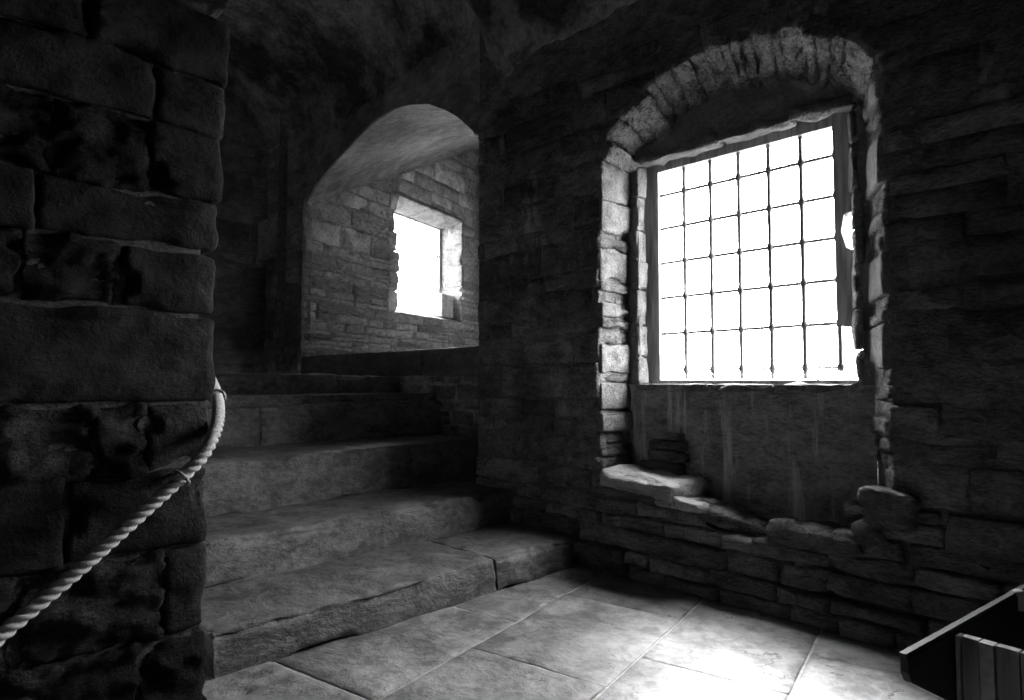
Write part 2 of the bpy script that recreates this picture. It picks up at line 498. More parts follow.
# ------------------------------------------------------------------ window wall with niche
NL, NR = -2.335, -0.815          # niche sides at the wall face
NLb, NRb = -2.325, -0.965        # niche sides at its back
def arch_pts(x0, x1, zs0, zs1, rise, n):
    out = []
    for i in range(n + 1):
        t = i / n
        s = 1 - (2*t - 1)**2
        out.append((x0 + (x1-x0)*t, zs0 + (zs1-zs0)*t + rise * (0.55*s + 0.45*math.sqrt(max(0, s)))))
    return out
NA = 16
front_arch = arch_pts(NL, NR, 2.47, 2.52, .40, NA)
back_arch = arch_pts(NLb, NRb, 2.43, 2.45, .30, NA)
niche_bot = [(-2.335, .55), (-1.95, .46), (-1.62, .36), (-1.2, .33), (-1.0, .40), (-.815, .60)]
hole_ccw = niche_bot + front_arch[::-1]                # counter-clockwise in (x, z) seen with z up
wall_w = MB()
fnW = lambda y: (lambda x, z: Vector((x, y, z)))
SB = .03
front_set = arch_pts(NL - SB, NR + SB, 2.49, 2.54, .41, NA)
back_set = arch_pts(NLb - SB, NRb + SB, 2.45, 2.47, .31, NA)
hole_set = [(p[0] + (-SB if i == 0 else SB if i == 5 else 0), p[1] - .02) for i, p in enumerate(niche_bot)] + front_set[::-1]
wall_w.plate([(XA, -.1), (3.0, -.1), (3.0, ZTOP), (XA, ZTOP)], [hole_set], fnW(YW + .010))
back_bot = [(NLb, .50), (-1.93, .44), (-1.62, .36), (-1.25, .33), (-1.05, .36), (NRb, .52)]
front_loop = [Vector((p[0], YW + .02, p[1])) for p in hole_set]
back_loop = [Vector((p[0] + (-SB if i == 0 else SB if i == 5 else 0), YN, p[1] - .02)) for i, p in enumerate(back_bot)] + [Vector((p[0], YN, p[1])) for p in back_set[::-1]]
lin = MB(); lin.loft(front_loop, back_loop, 3, True)
# opening of the window in the back of the niche
OX0, OX1, OZ0, OZ1 = -2.264, -.985, 1.085, 2.49
opening = [(OX0, OZ0), (OX1, OZ0), (OX1, OZ1), (OX0, OZ1)]
open_out = [(OX0 - .03, OZ0), (OX1 - .03, OZ0), (OX1 - .03, OZ1 + .03), (OX0 - .03, OZ1 + .03)]
wall_w.loft([Vector((p[0], YN, p[1])) for p in opening], [Vector((p[0], YF - .04, p[1])) for p in open_out], 2, True)
wall_w.loft([Vector((p[0], YF - .04, p[1])) for p in open_out], [Vector((p[0] * 1.0, YO, p[1])) for p in open_out], 2, True)
wall_w.plate([(XA, -3), (3.0, -3), (3.0, ZTOP), (XA, ZTOP)], [open_out], fnW(YO))
wall_w.add([(XA, YW + .02, -.1), (XA, YN + .02, -.1), (XA, YN + .02, ZTOP), (XA, YW + .02, ZTOP)], [(0, 1, 2, 3)])
wall_window = wall_w.build('wall_window', M_MORTAR, center=False)
lin.build('niche_lining', M_ARCH, wall_window)
tag(wall_window, 'dark rubble stone wall around the large grilled window niche', 'wall', kind='structure')

# back of the niche: streaked panel below the window and smoked tympanum above
nb2 = MB()
nb2.plate([(p[0] + (-SB if i == 0 else SB if i == 5 else 0), p[1] - .03) for i, p in enumerate(back_bot)] + [(NRb + SB, OZ0), (NLb - SB, OZ0)], [], fnW(YN - .004))
nb2.build('niche_panel', M_PANEL, wall_window)
nt_ = MB()
nt_.plate([(NLb - SB, OZ0), (OX0, OZ0), (OX0, OZ1), (OX1, OZ1), (OX1, OZ0), (NRb + SB, OZ0)] + back_set[::-1], [], fnW(YN - .004))
nt_.build('niche_tympanum', M_TYMP, wall_window)

def lower_bulge(u, z):
    return max(0, .42 - z) * .16
fW = lambda u, v, d: Vector((u, YW - d, v))
ring = 0.17
def grow(poly, g):
    cx = sum(p[0] for p in poly)/len(poly); cz = sum(p[1] for p in poly)/len(poly)
    return poly
hole_stone = [(NL - .30, .60), (NL - .30, .59)]
# rubble of the face; kept clear of the jamb blocks and the arch stones
arch_out = arch_pts(NL - .012, NR + .012, 2.48, 2.53, .41, 12)
clear = [(NL - .012, .57), (-1.62, .36), (-1.2, .33), (NR + .012, .57)] + arch_out[::-1]
masonry(wall_window, [M_WALL_A, M_WALL_A, M_WALL_B], fW, XA, .25, .57, 3.05, .10, .24, .22, .60, holes=[clear], seed=5, proud=(-.010, .010), gap=.005, bev=.010)
masonry(wall_window, [M_LOW, M_WALL_B, M_LOW], fW, XA, .25, .0, .57, .055, .13, .16, .48, holes=[clear], seed=8, proud=(-.012, .035), depth=.10, bev=.016, gap=.005, proud_fn=lower_bulge)

# jamb blocks of the niche: heights read from the left jamb
def jamb(side, levels, seed):
    rnd = random.Random(seed)
    for i, (z0, z1, kind) in enumerate(levels):
        n = 1
        parts = [(z0, z1)]
        if kind == 'r':
            k = max(1, int(round((z1 - z0) / .07)))
            parts = [(z0 + (z1-z0)*q/k, z0 + (z1-z0)*(q+1)/k) for q in range(k)]
        for (a, b) in parts:
            w = rnd.uniform(.12, .19) if kind == 's' else rnd.uniform(.09, .16)
            out = rnd.uniform(-.006, .01) if kind == 's' else rnd.uniform(-.02, .012)
            D = YN - YW + .02
            def fn(p, a=a, w=w, out=out):
                t = p.y / D
                if side < 0:
                    edge = NL + (NLb - NL) * t + out
                    return Vector((edge - w + p.x, YW + .012 + p.y, a + p.z))
                edge = NR + (NRb - NR) * t - out
                return Vector((edge + w - p.x, YW + .012 + p.y, a + p.z))
            rough_block('jamb_block', M_JAMB if kind == 's' else M_JAMB_R, wall_window, (w, D, b - a - .006), fn, res=.03 if kind == 's' else .022,
                        r=.014, amp=.007 if kind == 's' else .014, freq=9, lump=.006, seed=seed*31 + i + int(a*100), chips=.06)
jamb(-1, [(.57, .80, 'r'), (.80, .93, 's'), (.93, 1.10, 's'), (1.10, 1.155, 'r'), (1.155, 1.34, 's'), (1.34, 1.50, 'r'), (1.50, 1.59, 's'), (1.59, 1.72, 'r'),
          (1.72, 1.92, 's'), (1.92, 2.02, 'r'), (2.02, 2.22, 's'), (2.22, 2.47, 's')], 3)
jamb(1, [(.62, .72, 'r'), (.72, .86, 'r'), (.86, 1.02, 'r'), (1.02, 1.16, 'r'), (1.16, 1.36, 's'), (1.36, 1.48, 'r'), (1.48, 1.68, 's'), (1.68, 1.80, 'r'),
         (1.80, 1.98, 'r'), (1.98, 2.20, 's'), (2.20, 2.36, 'r'), (2.36, 2.52, 's')], 4)

# arch stones of the niche
def arch_stones():
    rnd = random.Random(21)
    n = 19
    cuts = [0]
    for i in range(n): cuts.append(cuts[-1] + rnd.uniform(.6, 1.5))
    cuts = [c / cuts[-1] for c in cuts]
    def curve(t, depth):
        def at(pts):
            x = min(max(t, 0), 1) * NA; i = min(int(x), NA - 1); f = x - i
            a, b = pts[i], pts[i+1]
            dx, dz = b[0]-a[0], b[1]-a[1]; L = math.hypot(dx, dz)
            return Vector((a[0]+dx*f, 0, a[1]+dz*f)), Vector((-dz/L, 0, dx/L))
        p, nA = at(front_arch); q, nB = at(back_arch)
        return p.lerp(q, depth), nA.lerp(nB, depth).normalized()
    for i in range(n):
        t0, t1 = cuts[i], cuts[i+1]
        last = i >= n - 2
        th = rnd.uniform(.13, .19)
        drop = rnd.uniform(-.008, .035)
        if i == 0: drop = .045
        if last: drop = .005
        D = YN - YW + .03
        Lx = (t1 - t0) * 1.75 - .002
        def fn(p, t0=t0, t1=t1, drop=drop, Lx=Lx):
            t = t0 + (t1 - t0) * p.x / Lx
            c, nn = curve(t, min(1, max(0, p.y / D)))
            c = c + nn * (p.z - drop)
            return Vector((c.x, YW + .006 + p.y, c.z))
        rough_block('arch_stone', M_ARCH, wall_window, (max(Lx, .03), D, th), fn, res=.016, r=.012, amp=.022, freq=9, lump=.025, seed=60 + i, chips=.05)
arch_stones()

# inner stone surround of the window, between niche back and frame
def surround():
    rnd = random.Random(9)
    zs = [1.09, 1.26, 1.46, 1.68, 1.86, 2.06, 2.28, 2.48]
    for s in (-1, 1):
        for a, b in zip(zs[:-1], zs[1:]):
            o = rnd.uniform(-.006, .01)
            D = YF - .05 - YN
            def fn(p, a=a, o=o):
                t = p.y / D
                if s < 0: return Vector((OX0 - .058 + p.x + t * .008 + o, YN - .018 + p.y, a + p.z))
                return Vector((OX1 + .02 - p.x - t * .045 - o, YN - .018 + p.y, a + p.z))
            rough_block('surround_stone', M_JAMB, wall_window, (.06 if s < 0 else .042, D, b - a - .002), fn, res=.02, r=.012, amp=.008, lump=.006, seed=int(a*90)+s*7, chips=.05)
    for i, (a, b) in enumerate(((OX0 - .02, -1.72), (-1.718, -1.30), (-1.298, OX1 - .01))):
        D = YF - .05 - YN
        def fn(p, a=a):
            return Vector((a + p.x, YN - .016 + p.y, OZ1 - .012 + p.z))
        rough_block('lintel_stone', M_JAMB, wall_window, (b - a, D, .06), fn, res=.018, r=.014, amp=.016, freq=10, lump=.008, seed=90 + i, chips=.08)
    for i, (a, b) in enumerate(((OX0 - .02, -1.80), (-1.795, -1.42), (-1.415, OX1 + .06))):
        block('sill_stone', M_JAMB, wall_window, (a, YN - .018, 1.045), (b, YF - .04, 1.088), res=.03, r=.012, amp=.006, seed=95 + i, chips=.1)
surround()

# broken ledge at the foot of the niche
def rock(px0, py0, px1, py1, y, depth, mat, seed, slope=0.0, res=.02, amp=.018, lump=.03, skew=0.0, r=.045):
    a = on_y(px0, py1, y); b = on_y(px1, py0, y)
    z0, z1 = a.z, on_y((px0+px1)/2, py0, y).z
    z0 = on_y((px0+px1)/2, py1, y).z
    S = Vector((b.x - a.x, depth, z1 - z0))
    def fn(p):
        u = p.x / S.x
        return Vector((a.x + p.x + p.y * skew, y + p.y, z0 + p.z + slope * (u - .5) - .05 * p.y))
    return rough_block('ledge_stone', mat, wall_window, S, fn, res=res*.7, r=r, amp=amp, lump=lump, freq=8, seed=seed, layer=2.5, chips=.05)
rock(597, 475, 672, 496, YW - .11, .42, M_LEDGE_LIT, 1, slope=-.05, skew=.0)
rock(652, 498, 698, 510, YW - .09, .30, M_LEDGE_LIT, 2, slope=-.03, r=.022)
rock(688, 510, 733, 524, YW + .0, .26, M_LOW, 3, slope=-.04, r=.02)
rock(728, 520, 772, 548, YW + .02, .24, M_LOW, 4, slope=-.02)
rock(764, 530, 858, 562, YW - .03, .30, M_LOW, 5, slope=-.05)
rock(852, 524, 884, 546, YW - .04, .22, M_LOW, 6, slope=-.03)
rock(856, 490, 916, 528, YW - .07, .28, M_LOW, 7, slope=-.02, lump=.03, r=.04)
rock(792, 568, 856, 592, YW - .05, .18, M_LOW, 8, slope=-.02)
rock(836, 506, 866, 524, YW + .06, .20, M_LOW, 9, slope=-.02, lump=.02)
for k, (x0, x1, y0, y1) in enumerate(((640, 680, 462, 480), (646, 684, 451, 461), (648, 682, 441, 450), (650, 680, 432, 440))):
    rock(x0, y0, x1, y1, YN - .07, .08, M_LOW, 20 + k, r=.012, res=.02, amp=.006, lump=.004)

# ------------------------------------------------------------------ large window
w1 = empty('window_1', (-1.66, YF, 1.09))
tag(w1, 'large square window with dark iron grille and timber frame', 'window', kind='structure')
GX0, GX1, GZ0, GZ1 = -2.199, -1.134, 1.176, 2.445
def rail(name, a, b, mat=M_TIMBER):
    m = MB(); m.box(a, b); return m.build(name, mat, w1)
rail('frame_stile', (-2.29, YF - .03, 1.10), (GX0 + .005, YF + .045, 2.52))
rail('frame_head', (GX0 + .005, YF - .03, GZ1), (GX1 - .005, YF + .045, 2.525))
rail('frame_sill', (-2.27, YF - .035, 1.082), (-1.03, YF + .05, 1.112))
m = MB()   # right stile, rotted away at the bottom and notched at mid height
m.prism([Vector(p) for p in ((GX1 - .005, YF - .03, 1.395), (GX1 + .045, YF - .03, 1.38), (GX1 + .12, YF - .03, 1.40), (GX1 + .12, YF - .03, 1.76), (GX1 + .05, YF - .03, 1.79),
     (GX1 + .026, YF - .03, 1.88), (GX1 + .04, YF - .03, 1.965), (GX1 + .12, YF - .03, 1.99), (GX1 + .12, YF - .03, 2.525), (GX1 - .005, YF - .03, 2.525))], (0, .075, 0))
m.build('frame_stile', M_TIMBER, w1)
m = MB()
m.box((GX0 - .06, YF + .052, 1.10), (GX1 + .115, YF + .056, 2.51))
m.build('pane', M_GLASS, w1)
vx = [GX0 + (GX1 - GX0) * i / 6 for i in range(7)]
hz = [1.176, 1.406, 1.635, 1.858, 2.081, 2.298]
for i, x in enumerate(vx):
    if i == 0: continue
    m = MB(); r = .0115
    pts = []; rad = []
    z = GZ0 - (.06 if i < 6 else .02)
    zz = [z] + [q for h in hz for q in (h - .022, h - .012, h + .012, h + .022)] + [GZ1 + .01]
    rr = [r] + [q for h in hz for q in (r, .0185, .0185, r)] + [r]
    m.tube([(x, YF - .006, a) for a in zz], rr, 8)
    m.build('grille_bar', M_IRON, w1, True)
for i, z in enumerate(hz):
    m = MB(); r = .0095 if i else .006
    m.tube([(GX0 - .01, YF + .004, z), (GX1 + .01, YF + .004, z)], r, 6)
    m.build('grille_rod', M_IRON, w1, True)

# ------------------------------------------------------------------ landing wall and vaulted alcove
AL = -6.71                                         # left arris of the alcove
TD = Vector((-.294, .956, 0)).normalized()          # direction of its long side wall
ND = Vector((TD.y, -TD.x, 0))                       # towards the alcove's inside
ASILL = 1.385
TB = 3.87
alc = [(-6.71, 3.14), (-6.53, 3.26), (-6.32, 3.36), (-5.915, 3.51), (-5.55, 3.62), (-5.259, 3.68), (-5.0, 3.69), (-4.75, 3.66), (-4.471, 3.578), (-4.25, 3.46), (-4.05, 3.33), (-3.86, 3.16), (-3.70, 2.95), (-3.62, 2.6), (-3.60, 2.0)]
lw = MB()
lw.plate([(XE - .05, ZL - 1.2), (XA + .02, ZL - 1.2), (XA + .02, ZTOP), (XE - .05, ZTOP)], [[(AL, ASILL)] + alc + [(-3.60, ASILL)]], fnW(YN + .02))
wall_landing = lw.build('wall_landing', M_LAND, center=False)
tag(wall_landing, 'dark rubble wall above the stair landing around the arched alcove', 'wall', kind='structure')
fL = lambda u, v, d: Vector((u, YN + .02 - d, v))
masonry(wall_landing, [M_LAND], fL, XE, AL, ZL, 4.3, .07, .2, .2, .5, seed=31, proud=(0, .02))
# alcove side wall with window, vault, far wall
def fS(t, v, d=0.0):
    return Vector((AL, YN, 0)) + TD * t + ND * d + UP * v
WT0, WT1, WZ0, WZ1, WS = 1.60, 3.31, 2.05, 3.68, .42
spring = lambda t: 3.14 + (5.05 - 3.14) * t / TB
whole = [(WT0, WZ0), (WT1, WZ0), (WT1, WZ1), (WT0, WZ1)]
sw = MB()
sw.plate([(-.02, 1.0), (TB, 1.0), (TB, spring(TB) + .05), (-.02, 3.2)], [whole], lambda t, v: fS(t, v, -.008))
inn = [fS(t, v, -.03) for t, v in whole]
wout = [(WT0 + .06, WZ0 + .12), (WT1 - .05, WZ0 + .12), (WT1 - .05, WZ1 - .10), (WT0 + .06, WZ1 - .10)]
outl = [fS(t, v, -WS) for t, v in wout]
sw.loft(inn, outl, 3, True)
sw.plate([(.03, 1.0), (TB + .1, 1.0), (TB + .1, ZTOP + .6), (.03, ZTOP + .6)], [wout], lambda t, v: fS(t, v, -WS - .05))
sw.loft(outl, [fS(t, v, -WS - .05) for t, v in wout], 1, True)
wall_alcove = sw.build('wall_alcove', M_ALC_M, center=False)
tag(wall_alcove, 'coursed rubble side wall of the arched alcove, holding the small window', 'wall', kind='structure')
limit = [((0, 3.14 - .02), (-.4935, 1))]
top_lim = [((0, 3.12), (.443, -.897))]
masonry(wall_alcove, [M_ALC_A, M_ALC_A, M_ALC_B], fS, 0, TB, ASILL, 2.72, .05, .13, .22, .62, holes=[whole], limits=top_lim, seed=41, depth=.05, proud=(.0, .026), bev=.014, gap=.012)
masonry(wall_alcove, [M_ALC_P, M_ALC_A, M_ALC_P], fS, 0, TB, 2.72, 4.9, .16, .34, .4, .95, holes=[whole], limits=top_lim, seed=42, depth=.05, proud=(-.004, .010), bev=.012)
# dressed stones on the far reveal and lintel of the small window
def reveal_stones():
    rnd = random.Random(5)
    z = WZ0
    lv = [2.05, 2.32, 2.62, 2.95, 3.3, 3.68]
    for i, (a, b) in enumerate(zip(lv[:-1], lv[1:])):
        def fn(p, a=a):
            return fS(WT1 - .03 + p.x - .0, a + p.z, .012 - p.y)
        rough_block('reveal_stone', M_REV, wall_alcove, (.06, WS + .0, b - a - .01), fn, res=.05, r=.015, amp=.012, lump=.01, seed=70 + i, chips=.06)
    for i, (a, b) in enumerate(((WT0, 2.4), (2.41, WT1))):
        def fn(p, a=a):
            return fS(a + p.x, WZ1 - .03 + p.z - p.y * .22, .015 - p.y)
        rough_block('window_lintel', M_REV, wall_alcove, (b - a, WS, .06), fn, res=.06, r=.015, amp=.01, seed=80 + i)
    # near jamb, ragged
    for i in range(6):
        a = 2.05 + i * .272
        def fn(p, a=a, e=rnd.uniform(-.06, .05)):
            return fS(WT0 - .16 + p.x + e, a + p.z, .03 - p.y)
        rough_block('near_jamb_stone', rnd.choice([M_ALC_A, M_ALC_P]), wall_alcove, (.2, .3, .265), fn, res=.04, r=.03, amp=.015, lump=.02, seed=110 + i, chips=.1)
reveal_stones()
def fnb(p): return fS(WT1 - .36 + p.x, WZ0 + .06 + p.z, -.14 - p.y)
rough_block('corner_block', M_ALC_P, wall_alcove, (.34, .26, .36), fnb, res=.05, r=.02, amp=.01, seed=131)
# vault of the alcove
av = MB()
fr = [Vector((p[0], YN, p[1])) for p in alc] + [Vector((-3.60, YN, ASILL - .1))]
bk = []
b0 = fS(TB, spring(TB)); b1 = Vector((-4.7, b0.y, 3.4))
for p in alc:
    u = (p[0] - alc[0][0]) / (alc[-1][0] - alc[0][0])
    zrel = p[1] - (3.14 + (2.0 - 3.14) * u)
    bk.append(Vector((b0.x + (b1.x - b0.x) * u, b0.y, b0.z + (b1.z - b0.z) * u + zrel * .7)))
bk.append(Vector((-4.7, b0.y, ASILL - .1)))
fr.insert(0, Vector((AL - .05, YN, 2.95))); bk.insert(0, b0 + Vector((-.05, 0, -.22)))
def dens(P, k=4):
    out = []
    for a, b in zip(P[:-1], P[1:]):
        for i in range(k): out.append(a.lerp(b, i / k))
    return out + [P[-1]]
frd, bkd = dens(fr), dens(bk)
n = 40; V = []
for k in range(n + 1):
    t = k / n
    for ii, (a, b) in enumerate(zip(frd, bkd)):
        p = a.lerp(b, t)
        uu = ii / (len(frd) - 1)
        p.x += .42 * max(0, uu - .5) / .5 * math.sin(math.pi * min(1, t / .7))
        s = fbm(Vector((p.x * 2.6, p.y * .8, p.z * 2.6)), 1.6, 4) * .03
        V.append(p + Vector((0, 0, s if k else s * .3)))
mm = len(frd)
av.add(V, [(k*mm+i, k*mm+i+1, (k+1)*mm+i+1, (k+1)*mm+i) for k in range(n) for i in range(mm-1)])
alcove_vault = av.build('ceiling_alcove', M_ALC_V, None, True, False)
tag(alcove_vault, 'rough plastered barrel vault over the window alcove', 'vault', kind='structure')
ab = MB()
ab.add([Vector((b0.x - .6, b0.y, 1.0)), Vector((-4.6, b0.y, 1.0)), Vector((-4.6, b0.y, 6.4)), Vector((b0.x - .6, b0.y, 6.4))], [(0, 1, 2, 3)])
wall_af = ab.build('wall_alcove_far', M_ALC_P, center=False)
tag(wall_af, 'far end wall of the alcove, mostly hidden behind the dark arris', 'wall', kind='structure')
fb = MB()
fb.add([Vector((AL - .1, YN + .02, ASILL)), Vector((-3.5, YN + .02, ASILL)), Vector((-4.6, b0.y, ASILL)), Vector((b0.x - .1, b0.y, ASILL))], [(0, 1, 2, 3)])
tag(fb.build('floor_alcove', M_ALC_A, center=False), 'stone floor of the raised alcove behind its ledge', 'floor', kind='structure')
# ledge band in front of the alcove
for i, (a, b) in enumerate(((AL - .02, -5.55), (-5.54, -4.5), (-4.49, -3.46))):
    block('alcove_ledge', M_STEP, wall_landing, (a, YN - .02, ZL - .01), (b, YN + .25, ASILL), res=.06, r=.012, amp=.006, seed=140 + i)
# rubble below the ledge beside the stair
masonry(wall_landing, [M_WALL_B], fL, -4.9, XA + .02, .35, ZL - .01, .08, .17, .2, .45, seed=44, proud=(-.005, .02))
# thin stone plaque on the landing wall
pa, pb = on_y(257, 262, YN - .03), on_y(282, 216, YN - .03)
pl = MB(); pl.box((pa.x, YN - .10, on_y(282, 255, YN).z), (pb.x, YN + .0, pb.z))
tag(pl.build('wall_plaque', M_LAND), 'small dark rectangular plaque on the wall left of the alcove', 'plaque')

# small window
w2 = empty('window_2', fS((WT0+WT1)/2, WZ0 + .12, -WS + .03))
tag(w2, 'small unbarred window deep in the alcove above the stairs', 'window', kind='structure')
def bar_box(name, t0, t1, z0, z1, d0, d1, mat):
    m = MB()
    m.add([fS(t, z, d) for z in (z0, z1) for (t, d) in ((t0, d0), (t1, d0), (t1, d1), (t0, d1))],
          [(0,1,2,3), (4,7,6,5), (0,4,5,1), (1,5,6,2), (2,6,7,3), (3,7,4,0)])
    return m.build(name, mat, w2)
bar_box('pane', WT0 + .06, WT1 - .05, WZ0 + .12, WZ1 - .10, -WS + .012, -WS + .008, M_GLASS)
bar_box('frame_head', WT0 + .06, WT1 - .05, WZ1 - .135, WZ1 - .10, -WS + .045, -WS + .0, M_TIMBER)
bar_box('frame_stile', WT1 - .10, WT1 - .05, WZ0 + .12, WZ1 - .135, -WS + .045, -WS + .0, M_TIMBER)
for z in (2.56, 3.10):
    bar_box('glazing_bar', WT0 + .06, WT1 - .10, z, z + .022, -WS + .035, -WS + .015, M_IRON)
portal('sky_portal_alcove', fS((WT0+WT1)/2, (WZ0+WZ1)/2, -WS - .02), ND, 1.75, 1.5)

# ------------------------------------------------------------------ other walls
ew = MB(); ew.add([(XE, YC - .04, ZL - 1.2), (XE, YN + .02, ZL - 1.2), (XE, YN + .02, ZTOP), (XE, YC - .04, ZTOP)], [(0, 1, 2, 3)])
wall_end = ew.build('wall_end', M_LAND, center=False)
tag(wall_end, 'dark stone end wall at the top of the stairs', 'wall', kind='structure')
masonry(wall_end, [M_LAND], lambda u, v, d: Vector((XE + d, u, v)), 1.6, YN, ZL, 4.2, .12, .26, .25, .6, seed=51, proud=(.0, .02))

lw = MB(); xl = XL - .022; yc = YC - .05
lw.add([(xl, -3.2, -.1), (xl, yc, -.1), (xl, yc, ZTOP), (xl, -3.2, ZTOP)], [(0, 1, 2, 3)])
lp = MB(); lp.add([(xl, yc, -.1), (XE, yc, -.1), (XE, yc, ZTOP), (xl, yc, ZTOP)], [(0, 1, 2, 3)])
wall_left = lw.build('wall_left', M_MORTAR, center=False)
lp.build('stair_side_face', M_BOUNCE, wall_left)
tag(wall_left, 'dark massive stone pier wall at the left beside the stairs', 'wall', kind='structure')
# its blocks: (z0, z1, list of y cuts from the corner outwards, kinds)
def pier():
    rnd = random.Random(77)
    rows = [(-.02, .30, [YC, .60, .20], 'rr'), (.30, .57, [YC, .66, .30, -.1], 'srr'), (.57, .82, [YC - .01, .40, -.05], 'ss'), (.82, 1.035, [YC - .005, .60, .47, .0], 'srr'),
            (1.035, 1.325, [YC + .006, .12, -.3], 'ss'), (1.325, 1.53, [YC + .0, .52, .28, -.05], 'srr'), (1.53, 1.70, [YC + .005, .30, -.1], 'ss'), (1.70, 1.93, [YC + .012, .58, .34, .0], 'srr'),
            (1.93, 2.12, [YC + .02, .60, .2, -.2], 'ssr'), (2.12, 2.36, [YC + .028, .42, .1], 'ss'), (2.36, 2.6, [YC + .03, .5, .1], 'ss'), (2.6, 2.9, [YC + .03, .4, -.1], 'ss')]
    k = 0
    for (z0, z1, cuts, kinds) in rows:
        for i in range(len(cuts) - 1):
            b, a = cuts[i], cuts[i+1]
            rub = kinds[i] == 'r'
            corner = i == 0
            pr = rnd.uniform(-.007, .009) if not rub else rnd.uniform(-.012, .0)
            D = .30
            k += 1
            tilt = rnd.uniform(-.04, .02)
            def fn(p, a=a, z0=z0, pr=pr, tilt=tilt):
                return Vector((XL - D + p.x + pr, a + p.y, z0 + p.z + p.y * tilt))
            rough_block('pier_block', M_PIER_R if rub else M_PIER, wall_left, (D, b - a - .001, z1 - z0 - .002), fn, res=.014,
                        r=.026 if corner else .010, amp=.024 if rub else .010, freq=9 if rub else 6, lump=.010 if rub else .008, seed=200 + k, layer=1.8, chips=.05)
pier()

rw = MB()
rw.add([(2.9, -3.2, -.1), (2.9, 4.0, -.1), (2.9, 4.0, ZTOP), (2.9, -3.2, ZTOP)], [(0, 1, 2, 3)])
tag(rw.build('wall_right', M_WALL_A, center=False), 'dark stone side wall on the right, out of view', 'wall', kind='structure')
rw = MB()
rw.add([(-3, -3.1, -.1), (3, -3.1, -.1), (3, -3.1, ZTOP), (-3, -3.1, ZTOP)], [(0, 1, 2, 3)])
tag(rw.build('wall_back', M_WALL_A, center=False), 'dark stone wall behind the viewer', 'wall', kind='structure')

# ------------------------------------------------------------------ vault over room and stair
def sm(t): t = min(1, max(0, t)); return t*t*(3-2*t)
vm = MB(); V = []; xs = []; x = XE - .1
while x < 3.0:
    xs.append(x); x += .06 if x < -1 else .2
xs.append(3.0)
ns = 70
for x in xs:
    t = sm((x - (-3.75)) / .55)                 # 0 stair, 1 room
    yr = (YN + .04) * (1-t) + (YW + .06) * t
    yl = (YC - .1) * (1-t) + (-3.1) * t
    zs = 3.74 * (1-t) + 2.98 * t
    rise = 1.0 * (1-t) + 1.55 * t
    for i in range(ns + 1):
        a = math.pi * i / ns
        y = (yr + yl)/2 + (yr - yl)/2 * math.cos(a)
        z = zs + rise * math.sin(a) ** .9
        p = Vector((x, y, z))
        d = fbm(p, 1.7, 5) * .05
        V.append(p + Vector((0, -math.cos(a) * d, -math.sin(a) * d)))
mm = ns + 1
vm.add(V, [(k*mm+i, k*mm+i+1, (k+1)*mm+i+1, (k+1)*mm+i) for k in range(len(xs)-1) for i in range(ns)])
ceiling = vm.build('ceiling', M_VAULT, None, True, False)
tag(ceiling, 'soot-dark rough plastered stone vault overhead', 'ceiling', kind='structure')
rf = MB(); rf.box((-9.5, -3.3, ZTOP - .02), (3.1, YO, ZTOP + .3))  # unseen slab, added to stop sky light leaking in above the vault
tag(rf.build('light_seal', M_MORTAR, center=False), 'unseen slab added above the vault to keep sky light out', 'light_seal', kind='structure')

